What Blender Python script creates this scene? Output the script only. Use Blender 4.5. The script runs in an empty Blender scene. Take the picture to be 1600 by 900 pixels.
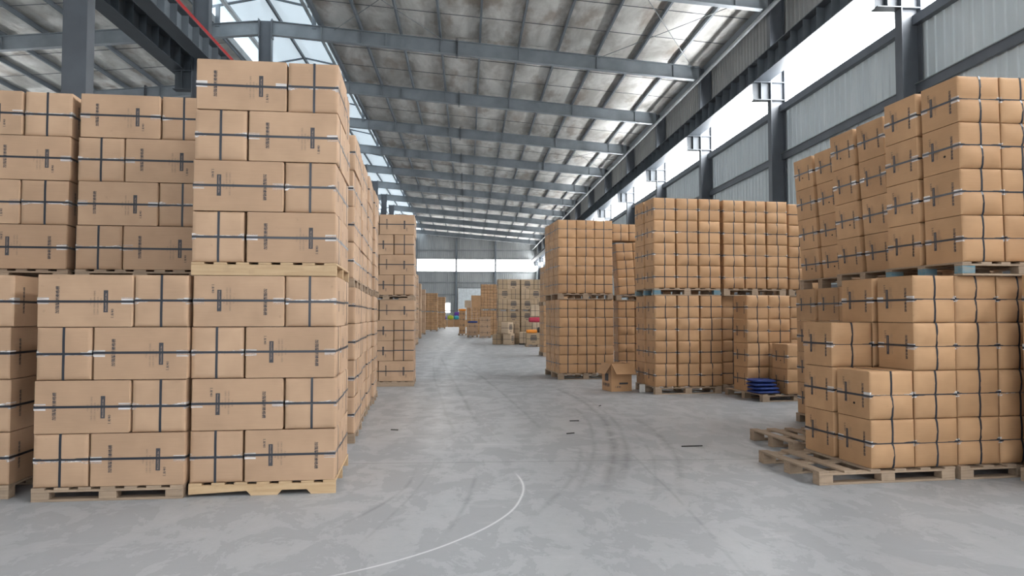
import bpy, math, random
from mathutils import Matrix, Vector
random.seed(11)
sc = bpy.context.scene
COL = sc.collection
D2R = math.radians

# ------------------------------------------------------------------ camera, sky, exposure
F_PX, CAM_H = 1150.0, 1.42
psi, pit = math.atan(70 / F_PX), math.atan(44 / F_PX)
fw = Vector((math.sin(psi) * math.cos(pit), math.cos(psi) * math.cos(pit), math.sin(pit)))
rt = Vector((math.cos(psi), -math.sin(psi), 0))
up = rt.cross(fw)
cam_d = bpy.data.cameras.new('camera')
cam = bpy.data.objects.new('camera', cam_d)
COL.objects.link(cam)
cam_d.sensor_width = 36
cam_d.lens = F_PX / 1600 * 36
cam_d.clip_start, cam_d.clip_end = 0.05, 400
cam.matrix_world = Matrix(((rt.x, up.x, -fw.x, 0), (rt.y, up.y, -fw.y, 0), (rt.z, up.z, -fw.z, CAM_H), (0, 0, 0, 1)))
sc.camera = cam

SKY_STRENGTH = 3.1          # overcast daylight through the open front of the hall
PANE_SIDE, FILL_LEFT, PANE_BACK, PANE_RIDGE, PANE_VENT = 23.0, 7.0, 9.0, 0.46, 5.0
world = bpy.data.worlds.new('overcast')
sc.world = world
world.use_nodes = True
bg = world.node_tree.nodes.get('Background') or world.node_tree.nodes.new('ShaderNodeBackground')
out = world.node_tree.nodes.get('World Output') or world.node_tree.nodes.new('ShaderNodeOutputWorld')
world.node_tree.links.new(bg.outputs[0], out.inputs[0])
bg.inputs[0].default_value = (0.93, 0.96, 1.0, 1)
bg.inputs[1].default_value = SKY_STRENGTH
sc.view_settings.view_transform = 'Standard'
sc.view_settings.look = 'None'
sc.view_settings.gamma = 1
sc.view_settings.use_curve_mapping = False
sc.view_settings.exposure = 0.38

# ------------------------------------------------------------------ node helper
class NT:
    def __init__(s, name):
        s.m = bpy.data.materials.new(name)
        s.m.use_nodes = True
        s.t = s.m.node_tree
        s.b = s.t.nodes['Principled BSDF']
        s.o = s.t.nodes['Material Output']
    def n(s, kind, ins=None, **kw):
        nd = s.t.nodes.new('ShaderNode' + kind)
        for k, v in kw.items():
            setattr(nd, k, v)
        for k, v in (ins or {}).items():
            s.set(nd, k, v)
        return nd
    def set(s, nd, k, v):
        i = nd.inputs[k]
        if isinstance(v, bpy.types.NodeSocket):
            s.t.links.new(v, i)
        elif isinstance(v, bpy.types.Node):
            s.t.links.new(v.outputs[0], i)
        else:
            if isinstance(v, tuple) and len(v) == 3 and len(i.default_value) == 4:
                v = v + (1,)
            i.default_value = v
    def math(s, op, a, b=0.0, c=0.0, clamp=False):
        nd = s.n('Math', {0: a, 1: b, 2: c}, operation=op)
        nd.use_clamp = clamp
        return nd.outputs[0]
    def mix(s, f, a, b, blend='MIX'):
        nd = s.n('Mix', data_type='RGBA', blend_type=blend)
        s.set(nd, 0, f); s.set(nd, 6, a); s.set(nd, 7, b)
        return nd.outputs[2]
    def ramp(s, f, p0, p1, c0=(0, 0, 0), c1=(1, 1, 1)):
        nd = s.n('ValToRGB', {0: f})
        e = nd.color_ramp.elements
        e[0].position, e[1].position = p0, p1
        e[0].color, e[1].color = c0 + (1,), c1 + (1,)
        return nd.outputs[0]
    def noise(s, vec, scale, detail=3, rough=0.55, dist=0.0):
        return s.n('TexNoise', {'Vector': vec, 'Scale': scale, 'Detail': detail, 'Roughness': rough, 'Distortion': dist}).outputs[0]
    def mapv(s, vec, scale=(1, 1, 1), loc=(0, 0, 0), rot=(0, 0, 0)):
        return s.n('Mapping', {'Vector': vec, 'Scale': scale, 'Location': loc, 'Rotation': rot}).outputs[0]
    def bump(s, h, strength, dist=0.01):
        nd = s.n('Bump', {'Height': h, 'Strength': strength, 'Distance': dist})
        s.set(s.b, 'Normal', nd)
    def P(s, **kw):
        for k, v in kw.items():
            s.set(s.b, k.replace('_', ' '), v)
        return s.m

def coords(t):
    """object coordinates shifted per object, so that copies differ"""
    tc, oi = t.n('TexCoord'), t.n('ObjectInfo')
    sh = t.n('VectorMath', {0: oi.outputs['Location'], 1: (7.3, 3.1, 5.7)}, operation='MULTIPLY')
    return t.n('VectorMath', {0: tc.outputs['Object'], 1: sh.outputs[0]}, operation='ADD').outputs[0], oi

def card_mat(name, c_lo, c_hi):
    t = NT(name)
    v, oi = coords(t)
    base = t.mix(oi.outputs['Random'], c_lo, c_hi)
    big = t.noise(v, 2.4, 3)
    base = t.mix(t.ramp(big, 0.35, 0.75), base, t.mix(0.82, base, tuple(x * 0.8 for x in c_lo)), 'MIX')
    fine = t.noise(t.mapv(v, (3, 3, 160)), 2.0, 2)
    base = t.mix(t.math('MULTIPLY', t.ramp(fine, 0.4, 0.8), 0.16), base, tuple(min(1, x * 1.25) for x in c_hi))
    spot = t.ramp(t.noise(v, 16, 4), 0.70, 0.76)
    base = t.mix(t.math('MULTIPLY', spot, 0.25), base, tuple(x * 0.5 for x in c_lo))
    t.bump(t.noise(t.mapv(v, (6, 6, 90)), 3.0, 2), 0.06, 0.01)
    return t.P(Base_Color=base, Roughness=0.72)

M = {}
M['card_l'] = card_mat('cardboard_tan', (0.455, 0.290, 0.180), (0.525, 0.345, 0.220))
M['card_r'] = card_mat('cardboard_orange_tan', (0.445, 0.252, 0.125), (0.525, 0.310, 0.160))
M['card_m'] = card_mat('cardboard_grey_tan', (0.40, 0.285, 0.175), (0.50, 0.36, 0.235))
M['card_w'] = card_mat('cardboard_pale', (0.56, 0.42, 0.29), (0.62, 0.47, 0.33))

def plain(name, col, rough=0.6, metal=0.0, var=0.12, scale=3.0, spec=0.5):
    t = NT(name)
    v, oi = coords(t)
    n_ = t.noise(v, scale, 4)
    c = t.mix(t.ramp(n_, 0.3, 0.7), tuple(x * (1 - var) for x in col), tuple(min(1, x * (1 + var)) for x in col))
    t.set(t.b, 'Specular IOR Level', spec)
    return t.P(Base_Color=c, Roughness=rough, Metallic=metal)

M['strap'] = plain('strap_plastic', (0.022, 0.026, 0.036), 0.35)
M['ink'] = plain('printing_ink', (0.055, 0.052, 0.058), 0.7)
M['ink_soft'] = plain('faint_printing_ink', (0.22, 0.16, 0.12), 0.75)
M['ink_lt'] = plain('knocked_out_print', (0.36, 0.26, 0.20), 0.75)
M['hole'] = plain('dark_hole', (0.015, 0.011, 0.009), 0.9)
M['steel'] = plain('painted_steel_blue_grey', (0.150, 0.172, 0.195), 0.42, 0.0, 0.16, 1.2)
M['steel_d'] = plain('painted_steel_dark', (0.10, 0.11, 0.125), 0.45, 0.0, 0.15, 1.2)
M['steel_b'] = plain('steel_dimmed_for_glare', (0.058, 0.068, 0.080), 0.5, 0.0, 0.12, 1.2)  # same steel with its colour darkened to hold down glare beside the windows
M['steel_raf'] = plain('steel_lit_rafter', (0.215, 0.240, 0.262), 0.42, 0.0, 0.22, 0.9)  # lighter copy of the steel, window light on the rafters put into the colour
M['steel_l'] = plain('galvanised_steel', (0.24, 0.255, 0.26), 0.4, 0.25, 0.18, 2.0)
M['red'] = plain('red_paint', (0.42, 0.012, 0.014), 0.4)
M['orange'] = plain('orange_plastic', (0.80, 0.26, 0.02), 0.5)
M['blue'] = plain('blue_woven_plastic', (0.012, 0.035, 0.17), 0.55, 0, 0.3, 25)
M['pink'] = plain('raspberry_plastic', (0.48, 0.03, 0.07), 0.5)
M['black'] = plain('black_plastic', (0.012, 0.012, 0.014), 0.5)
M['green'] = plain('lime_plastic', (0.38, 0.45, 0.03), 0.5)
M['purple'] = plain('violet_plastic', (0.12, 0.04, 0.30), 0.5)
M['cyan'] = plain('turquoise_plastic', (0.04, 0.33, 0.42), 0.5)
M['white'] = plain('white_plastic', (0.7, 0.7, 0.68), 0.5)
M['door'] = plain('pale_grey_door_paint', (0.62, 0.66, 0.68), 0.5)

t = NT('clear_tape')
tr = t.n('BsdfTransparent', {0: (0.97, 0.93, 0.88)})
t.P(Base_Color=(0.86, 0.84, 0.83), Roughness=0.10)
v, _ = coords(t)
ms = t.n('MixShader', {0: t.math('MULTIPLY_ADD', t.ramp(t.noise(t.mapv(v, (1, 9, 30)), 2.0, 3), 0.42, 0.62), 0.62, 0.14), 1: tr, 2: t.b})  # white streaks in the mix paint window glints onto the tape
t.t.links.new(ms.outputs[0], t.o.inputs[0])
M['tape'] = t.m

def wood(name, a, b, dirt):
    t = NT(name)
    v, oi = coords(t)
    g = t.noise(t.mapv(v, (3, 3, 40)), 1.6, 4, 0.6, 0.6)
    g2 = t.noise(t.mapv(v, (2, 30, 30)), 1.5, 3, 0.6, 0.5)
    c = t.mix(t.ramp(g2, 0.3, 0.7), a, b)
    c = t.mix(t.math('MULTIPLY', oi.outputs['Random'], 0.45), c, dirt)
    c = t.mix(t.math('MULTIPLY', t.ramp(t.noise(v, 9, 4), 0.55, 0.75), 0.5), c, dirt)
    t.bump(g, 0.15, 0.01)
    return t.P(Base_Color=c, Roughness=0.8)
M['pine'] = wood('fresh_pine', (0.62, 0.44, 0.26), (0.50, 0.33, 0.18), (0.36, 0.25, 0.15))
M['oldwood'] = wood('weathered_wood', (0.45, 0.33, 0.23), (0.33, 0.235, 0.16), (0.20, 0.15, 0.11))
M['teal'] = wood('blue_stained_wood', (0.10, 0.24, 0.30), (0.30, 0.27, 0.22), (0.05, 0.18, 0.27))

def emit(name, col, strength):
    t = NT(name)
    return t.P(Base_Color=tuple(min(0.8, c * 0.8) for c in col), Roughness=0.5, Emission_Color=col, Emission_Strength=strength)
M['pane'] = emit('daylit_frosted_pane', (0.97, 0.99, 1.0), PANE_SIDE)
M['pane_b'] = emit('daylit_end_pane', (1.0, 1.0, 0.98), PANE_BACK)
M['pane_l'] = emit('unseen_left_fill_pane', (0.97, 0.99, 1.0), FILL_LEFT)  # unseen left wall panes, added as fill for the right cladding and roof
M['vent'] = emit('daylit_vent_strip', (0.9, 0.96, 1.0), PANE_VENT)
M['ridge'] = emit('daylit_ridge_sheet', (0.78, 0.91, 1.0), PANE_RIDGE)

def clad_mat(name, a, b):
    t = NT(name)
    v, oi = coords(t)
    n_ = t.noise(t.mapv(v, (1.2, 1.2, 0.25)), 1.6, 4)
    c = t.mix(t.ramp(n_, 0.3, 0.75), a, b)
    c = t.mix(t.math('MULTIPLY', t.ramp(t.noise(t.mapv(v, (14, 14, 0.4)), 1.0, 3), 0.55, 0.8), 0.25), c, (0.25, 0.25, 0.24))
    return t.P(Base_Color=c, Roughness=0.45)
M['clad'] = clad_mat('corrugated_cladding', (0.52, 0.57, 0.585), (0.60, 0.645, 0.655))
M['clad_up'] = clad_mat('darker_upper_cladding', (0.24, 0.24, 0.23), (0.33, 0.325, 0.31))  # darker brownish grey than the sheets below the windows
M['clad_end'] = clad_mat('end_wall_cladding', (0.30, 0.315, 0.32), (0.38, 0.39, 0.39))

t = NT('stained_roof_insulation')     # silvery quilt, mildewed along the purlins
tc = t.n('TexCoord')
geo = t.n('NewGeometry')
pos = geo.outputs['Position']
n1 = t.noise(t.mapv(pos, (0.9, 0.35, 1)), 1.0, 5, 0.62, 0.5)
n2 = t.noise(t.mapv(pos, (2.6, 0.8, 1), (9, 4, 0)), 1.0, 5, 0.62)
sx = t.n('SeparateXYZ', {0: tc.outputs['Object']})
edge = t.ramp(t.math('ABSOLUTE', sx.outputs[0]), 0.42, 0.80)
wet = t.math('ADD', t.math('MULTIPLY', t.ramp(n1, 0.42, 0.60), 0.62), t.math('MULTIPLY', t.math('MULTIPLY', edge, t.ramp(n2, 0.40, 0.56)), 0.75), clamp=True)
c = t.mix(t.ramp(n2, 0.35, 0.7), (0.72, 0.70, 0.66), (0.82, 0.805, 0.765))
c = t.mix(t.math('MULTIPLY', wet, 0.72), c, (0.22, 0.19, 0.15))
c = t.mix(t.math('MULTIPLY', t.ramp(t.noise(t.mapv(pos, (1.1, 0.4, 1), (3, 8, 0)), 1.0, 4), 0.55, 0.66), 0.6), c, (0.30, 0.225, 0.165))
cr = t.noise(t.mapv(pos, (1.2, 5, 1)), 2.2, 3, 0.6, 0.8)
t.bump(cr, 0.35, 0.06)
M['insul'] = t.P(Base_Color=c, Roughness=0.42, Metallic=0.18)
t.set(t.b, 'Specular IOR Level', 0.4)

t = NT('dusty_concrete')
tc = t.n('TexCoord')
pos = tc.outputs['Object']
sep = t.n('SeparateXYZ', {0: pos})
X_, Y_ = sep.outputs[0], sep.outputs[1]
wob = t.noise(t.mapv(pos, (0.5, 0.5, 1)), 1.0, 2)
n1 = t.noise(t.mapv(pos, (0.45, 0.30, 1)), 1.0, 6, 0.62, 0.3)
n2 = t.noise(t.mapv(pos, (2.6, 1.5, 1)), 1.0, 8, 0.72, 0.4)
n3 = t.noise(pos, 11.0, 6, 0.7)
n4 = t.noise(t.mapv(pos, (0.9, 2.6, 1), (2, 5, 0)), 1.0, 7, 0.7, 0.6)
mk = t.ramp(t.noise(t.mapv(pos, (1.3, 1.3, 1), (4, 4, 0)), 2.4, 5, 0.65), 0.36, 0.54)
c = t.mix(t.ramp(n1, 0.30, 0.72), (0.325, 0.333, 0.348), (0.405, 0.410, 0.418))
c = t.mix(t.math('MULTIPLY', t.ramp(n2, 0.50, 0.78), 0.42), c, (0.55, 0.55, 0.555))
c = t.mix(t.math('MULTIPLY', t.ramp(n2, 0.50, 0.26), 0.42), c, (0.235, 0.238, 0.25))
c = t.mix(t.math('MULTIPLY', t.ramp(n3, 0.54, 0.70), 0.26), c, (0.25, 0.25, 0.255))
c = t.mix(t.math('MULTIPLY', t.ramp(n4, 0.56, 0.76), 0.40), c, (0.58, 0.58, 0.58))
def arc3(p, q, w_, col_w, lo, hi, soft=0.8):
    """a worn mark along the circle through three floor points"""
    (x1, y1), (x2, y2), (x3, y3) = p, q, w_
    d2 = 2 * (x1 * (y2 - y3) + x2 * (y3 - y1) + x3 * (y1 - y2))
    a1, a2, a3 = x1 * x1 + y1 * y1, x2 * x2 + y2 * y2, x3 * x3 + y3 * y3
    cx = (a1 * (y2 - y3) + a2 * (y3 - y1) + a3 * (y1 - y2)) / d2
    cy = (a1 * (x3 - x2) + a2 * (x1 - x3) + a3 * (x2 - x1)) / d2
    r_ = math.hypot(x1 - cx, y1 - cy)
    dx = t.math('SUBTRACT', X_, cx); dy = t.math('SUBTRACT', Y_, cy)
    d = t.math('SQRT', t.math('ADD', t.math('MULTIPLY', dx, dx), t.math('MULTIPLY', dy, dy)))
    d = t.math('ADD', d, t.math('MULTIPLY', t.math('SUBTRACT', wob, 0.5), 0.08))
    k = t.math('SUBTRACT', 1.0, t.math('DIVIDE', t.math('ABSOLUTE', t.math('SUBTRACT', d, r_)), col_w), clamp=True)
    k = t.math('MULTIPLY', k, t.math('MULTIPLY_ADD', Y_, 1 / soft, -lo / soft, clamp=True))
    k = t.math('MULTIPLY', k, t.math('MULTIPLY_ADD', Y_, -1 / soft, hi / soft, clamp=True))
    s_ = 1.0 if cx < x2 else -1.0
    return t.math('MULTIPLY', k, t.math('GREATER_THAN', t.math('MULTIPLY', dx, s_), 0.0))
DK, LT = (0.13, 0.13, 0.135), (0.62, 0.62, 0.62)
for p, q, w_, wd, lo, hi, k, col in (
        ((1.807, 13.83), (1.86, 10.0), (1.17, 6.26), 0.07, 5.9, 15, 0.70, DK), ((1.93, 13.83), (2.0, 10.0), (1.32, 6.26), 0.045, 5.9, 14, 0.45, DK),
        ((1.55, 13.5), (1.6, 9.6), (0.95, 6.2), 0.04, 5.6, 12, 0.4, DK), ((1.75, 8.2), (1.45, 6.9), (1.0, 5.7), 0.09, 5.4, 8.6, 0.35, DK),
        ((2.326, 9.49), (2.15, 7.6), (1.731, 5.99), 0.06, 5.8, 10.5, 0.55, DK), ((2.05, 9.2), (1.9, 7.6), (1.5, 5.9), 0.03, 5.6, 9.6, 0.3, DK),
        ((-0.27, 8.02), (-0.36, 6.61), (-0.61, 4.97), 0.02, 4.4, 7.4, 0.35, DK), ((-0.47, 6.88), (-0.60, 5.82), (-0.85, 5.13), 0.03, 4.6, 7.2, 0.45, DK),
        ((0.1, 7.3), (0.05, 6.21), (-0.12, 4.94), 0.03, 4.4, 7.4, 0.4, DK), ((1.21, 7.93), (0.97, 6.66), (0.60, 5.55), 0.04, 5.0, 8.3, 0.4, DK),
        ((-0.49, 19.1), (-0.16, 14.2), (0.05, 11.2), 0.05, 9.5, 26, 0.5, DK), ((0.37, 17.1), (0.70, 13.0), (0.90, 9.87), 0.045, 9.0, 22, 0.5, DK),
        ((-0.9, 20.0), (-0.55, 14.2), (-0.2, 9.6), 0.04, 8.5, 28, 0.4, DK), ((1.68, 7.54), (1.64, 5.89), (1.55, 4.32), 0.022, 3.8, 8, 0.4, DK),
        ((-0.3, 30), (-0.45, 16.0), (-0.35, 8.2), 0.28, 7.5, 60, 0.45, LT), ((-1.0, 30), (-0.95, 16.0), (-0.75, 8.2), 0.22, 8.5, 60, 0.40, LT),
        ((0.25, 9.62), (0.33, 8.9), (0.39, 8.1), 0.012, 8.0, 9.8, 0.5, LT)):
    c = t.mix(t.math('MULTIPLY', t.math('MULTIPLY', arc3(p, q, w_, wd, lo, hi), mk), k), c, col)
# the pale chalky curve close to the camera
c = t.mix(t.math('MULTIPLY', arc3((-0.636, 4.199), (0.03, 4.85), (0.43, 6.75), 0.015, 4.0, 6.75, 0.25), 0.8), c, (0.80, 0.80, 0.80))
jo = t.math('LESS_THAN', t.math('ABSOLUTE', t.math('SUBTRACT', t.math('ADD', t.math('MULTIPLY', Y_, 1 / 6.0), 0.795), t.math('ROUND', t.math('ADD', t.math('MULTIPLY', Y_, 1 / 6.0), 0.795)))), 0.0022)
c = t.mix(t.math('MULTIPLY', jo, 0.55), c, (0.12, 0.12, 0.12))
t.bump(n3, 0.08, 0.01)
M['floor'] = t.P(Base_Color=c, Roughness=t.math('MULTIPLY_ADD', t.ramp(n2, 0.35, 0.7), 0.22, 0.36))

# ------------------------------------------------------------------ mesh helpers
def mk_mesh(name, verts, faces, mats, fmat=None, smooth=None):
    me = bpy.data.meshes.new(name)
    me.from_pydata([tuple(v) for v in verts], [], faces)
    for m in (mats if isinstance(mats, (list, tuple)) else [mats]):
        me.materials.append(M[m])
    if fmat:
        me.polygons.foreach_set('material_index', fmat)
    if smooth:
        me.polygons.foreach_set('use_smooth', smooth if isinstance(smooth, list) else [True] * len(faces))
    me.update()
    return me

BF = [(0, 3, 2, 1), (4, 5, 6, 7), (0, 1, 5, 4), (1, 2, 6, 5), (2, 3, 7, 6), (3, 0, 4, 7)]
_bc = {}
def box(sx, sy, sz, mat, ch=0.0):
    """a box centred on its origin, its edges chamfered by ch"""
    key = (round(sx, 4), round(sy, 4), round(sz, 4), mat, ch)
    if key not in _bc:
        x, y, z = sx / 2, sy / 2, sz / 2
        if ch <= 0:
            vs = [(-x, -y, -z), (x, -y, -z), (x, y, -z), (-x, y, -z), (-x, -y, z), (x, -y, z), (x, y, z), (-x, y, z)]
            _bc[key] = mk_mesh('box', vs, BF, mat)
        else:
            vs, idx = [], {}
            for i, a in enumerate((-1, 1)):
                for j, b in enumerate((-1, 1)):
                    for k, c_ in enumerate((-1, 1)):
                        for ax in range(3):
                            p = [a * (x - ch), b * (y - ch), c_ * (z - ch)]
                            p[ax] = (a * x, b * y, c_ * z)[ax]
                            idx[(i, j, k, ax)] = len(vs); vs.append(p)
            fs = []
            for ax in range(3):
                o = [q for q in range(3) if q != ax]
                for s_ in (0, 1):
                    f = []
                    for u_, w_ in ((0, 0), (1, 0), (1, 1), (0, 1)):
                        q = [0, 0, 0]; q[ax] = s_; q[o[0]] = u_; q[o[1]] = w_
                        f.append(idx[tuple(q) + (ax,)])
                    fs.append(f)
            for ax in range(3):
                o = [q for q in range(3) if q != ax]
                for u_ in (0, 1):
                    for w_ in (0, 1):
                        q0 = [0, 0, 0]; q1 = [0, 0, 0]
                        q0[ax], q1[ax] = 0, 1
                        for q in (q0, q1):
                            q[o[0]], q[o[1]] = u_, w_
                        fs.append([idx[tuple(q0) + (o[0],)], idx[tuple(q1) + (o[0],)], idx[tuple(q1) + (o[1],)], idx[tuple(q0) + (o[1],)]])
            for i in (0, 1):
                for j in (0, 1):
                    for k in (0, 1):
                        fs.append([idx[(i, j, k, 0)], idx[(i, j, k, 1)], idx[(i, j, k, 2)]])
            me = mk_mesh('box', vs, fs, mat)
            import bmesh
            bm = bmesh.new(); bm.from_mesh(me); bmesh.ops.recalc_face_normals(bm, faces=bm.faces[:]); bm.to_mesh(me); bm.free()
            _bc[key] = me
    return _bc[key]

def link(o):
    COL.objects.link(o)
    return o
def part(name, mesh, parent, loc=(0, 0, 0), rot=(0, 0, 0), label=None):
    o = link(bpy.data.objects.new(name, mesh))
    o.parent = parent
    o.location, o.rotation_euler = loc, rot
    if label:
        o['label'] = label
    return o
def tag(o, label, cat=None, group=None, kind=None):
    o['label'] = label
    if cat: o['category'] = cat
    if group: o['group'] = group
    if kind: o['kind'] = kind
    return o
def empty(name, loc=(0, 0, 0), rot=(0, 0, 0)):
    o = link(bpy.data.objects.new(name, None))
    o.empty_display_size = 0.2
    o.location, o.rotation_euler = loc, rot
    return o
def struct(name, mesh, loc=(0, 0, 0), rot=(0, 0, 0), label=None):
    o = link(bpy.data.objects.new(name, mesh))
    o.location, o.rotation_euler = loc, rot
    o['kind'] = 'structure'
    if label: o['label'] = label
    return o
def bar(name, parent, a, b, w, h, mat, ch=0):
    """a straight bar of section w x h from a to b"""
    a, b = Vector(a), Vector(b)
    d = b - a
    o = part(name, box(d.length, w, h, mat, ch), parent, (a + b) / 2)
    o.rotation_euler = (0, -math.atan2(d.z, math.hypot(d.x, d.y)), math.atan2(d.y, d.x))
    return o

# ------------------------------------------------------------------ the hall
FR = lambda n: 8.85 + 7.2 * n          # y of frame n
NF, BAY = 14, 7.2
YB = FR(NF)
XR, XW, XC = 9.84, 10.35, -8.3         # inner face of the wall columns, wall sheeting, middle column row
XLW = 2 * XC - XW
Y0 = -7.0
rtop = lambda x: 12.85 - 0.0855 * (x if x > XC else 2 * XC - x)

fl = mk_mesh('floor', [(XLW, Y0 - 12, 0), (XW, Y0 - 12, 0), (XW, YB, 0), (XLW, YB, 0)], [(0, 1, 2, 3)], 'floor')
struct('floor', fl, label='dusty grey concrete floor with curved tyre marks')

def corrugated(length, height, mat, pitch=0.30, depth=0.028):
    """trapezoid sheet, x along, z up, centred"""
    vs, fs = [], []
    n = int(round(length / pitch))
    xs = []
    for i in range(n):
        x = -length / 2 + i * length / n
        p = length / n
        xs += [(x, 0), (x + p * 0.66, 0), (x + p * 0.74, -depth), (x + p * 0.92, -depth)]
    xs.append((length / 2, 0))
    for x, y in xs:
        vs += [(x, y, -height / 2), (x, y, height / 2)]
    for i in range(len(xs) - 1):
        fs.append((2 * i, 2 * i + 2, 2 * i + 3, 2 * i + 1))
    return mk_mesh('corrugated_sheet', vs, fs, mat)

SILL, HEAD, EAVE = 8.25, 9.95, 12.1
sheet_lo = corrugated(BAY, SILL, 'clad')
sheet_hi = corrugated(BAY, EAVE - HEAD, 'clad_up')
for side, xw, rz in (('right', XW, D2R(-90)), ('left', XLW, D2R(90))):
    w = empty('wall_' + side, (xw, 0, 0)); w['kind'] = 'structure'
    w['label'] = 'blue grey corrugated metal wall on the %s of the hall' % side
    s = -1 if side == 'right' else 1
    for n in range(-2, NF):
        y = FR(n) + BAY / 2
        part('cladding_sheet', sheet_lo, w, (0, y, SILL / 2), (0, 0, rz))
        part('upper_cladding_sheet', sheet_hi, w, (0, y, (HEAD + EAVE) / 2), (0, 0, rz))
    for z in (2.2, 4.4, 6.6):
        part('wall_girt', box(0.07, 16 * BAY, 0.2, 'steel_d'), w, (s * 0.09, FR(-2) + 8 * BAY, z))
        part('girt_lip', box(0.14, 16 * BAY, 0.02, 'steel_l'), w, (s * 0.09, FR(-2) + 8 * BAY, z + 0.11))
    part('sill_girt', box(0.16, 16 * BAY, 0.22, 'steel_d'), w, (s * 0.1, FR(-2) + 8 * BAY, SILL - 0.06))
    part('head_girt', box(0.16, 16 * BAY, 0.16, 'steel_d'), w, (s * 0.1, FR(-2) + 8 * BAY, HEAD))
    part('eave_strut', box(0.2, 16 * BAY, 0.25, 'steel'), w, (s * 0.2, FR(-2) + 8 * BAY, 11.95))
pane_m = box(0.02, BAY - 0.12, HEAD - SILL, 'pane')
pane_fill_m = box(0.02, BAY - 0.12, HEAD - SILL, 'pane_l')
mull_m = box(0.06, 0.12, HEAD - SILL, 'steel_l')
k = 0
for xw in (XW, XLW):
    for n in range(-2, NF):
        k += 1
        w = empty('window_%d' % k, (xw, FR(n) + BAY / 2, (SILL + HEAD) / 2)); w['kind'] = 'structure'
        w['label'] = 'long frosted pane high in the side wall, daylit at right, added at left'
        part('pane', pane_m if xw == XW else pane_fill_m, w)
        part('mullion', mull_m, w, (0, -BAY / 2, 0))

# end wall
wb = empty('wall_back', (0, YB, 0)); wb['kind'] = 'structure'
wb['label'] = 'grey corrugated end wall with a bright window band'
gcols = [-20.1, -13.9, -7.55, -1.63, 4.18]
xs = [XLW] + gcols + [XW]
for i in range(len(xs) - 1):
    a, b = xs[i], xs[i + 1]
    part('cladding_sheet', corrugated(b - a, 8.03, 'clad_end'), wb, ((a + b) / 2, 0, 8.03 / 2))
    hi = 14.0
    part('upper_cladding_sheet', corrugated(b - a, hi - 9.9, 'clad_end'), wb, ((a + b) / 2, 0, (hi + 9.9) / 2))
for x in gcols:
    part('gable_column', box(0.25, 0.35, 13.0, 'steel'), wb, (x, -0.25, 6.5))
for z in (2.2, 4.6, 6.4, 8.0, 9.95, 11.2):
    part('wall_girt', box(XW - XLW, 0.08, 0.18, 'steel_l'), wb, ((XW + XLW) / 2, -0.1, z))
for i in range(2, len(xs) - 1):
    a, b = xs[i] + 0.1, xs[i + 1] - 0.1
    k += 1
    w = struct('window_%d' % k, None, ((a + b) / 2, YB, 8.965), label='white glowing window in the far end wall')
    part('pane', box(b - a, 0.03, 1.85, 'pane_b'), w)
    part('sill', box(b - a, 0.12, 0.06, 'steel_l'), w, (0, -0.06, -0.94))
k += 1
w = struct('window_%d' % k, None, (-2.93, YB - 0.06, 2.65), label='small bright opening low in the far end wall')
part('pane', box(0.8, 0.03, 1.35, 'pane_b'), w)
part('frame', box(0.06, 0.1, 1.45, 'steel_l'), w, (-0.43, 0, 0)); part('frame', box(0.06, 0.1, 1.45, 'steel_l'), w, (0.43, 0, 0))
dr = struct('door_1', None, (0.55, YB - 0.2, 0), label='tall pale grey sliding door in the far end wall')
for i in range(3):
    part('door_leaf', box(1.22, 0.06, 5.5, 'door', 0.01), dr, (-1.24 + 1.24 * i, 0, 2.8))
part('door_track', box(4.4, 0.12, 0.16, 'steel_l'), dr, (0.2, 0, 5.65))
part('door_post', box(0.08, 0.14, 5.6, 'white'), dr, (-1.9, -0.02, 2.8))

# unseen front wall, its opening narrowed so the near corners stay darker
wf = empty('wall_front', (0, Y0, 0)); wf['kind'] = 'structure'
wf['label'] = 'corrugated front wall behind the camera'
part('cladding_sheet', corrugated(-3.6 - XLW, 13.5, 'clad'), wf, ((XLW - 3.6) / 2, 0, 6.75), (0, 0, D2R(180)))
part('upper_cladding_sheet', corrugated(9.6, 7.0, 'clad'), wf, (1.2, 0, 10.3), (0, 0, D2R(180)))
part('cladding_sheet', corrugated(XW - 6.0, 13.5, 'clad'), wf, ((XW + 6.0) / 2, 0, 6.75), (0, 0, D2R(180)))

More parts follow.
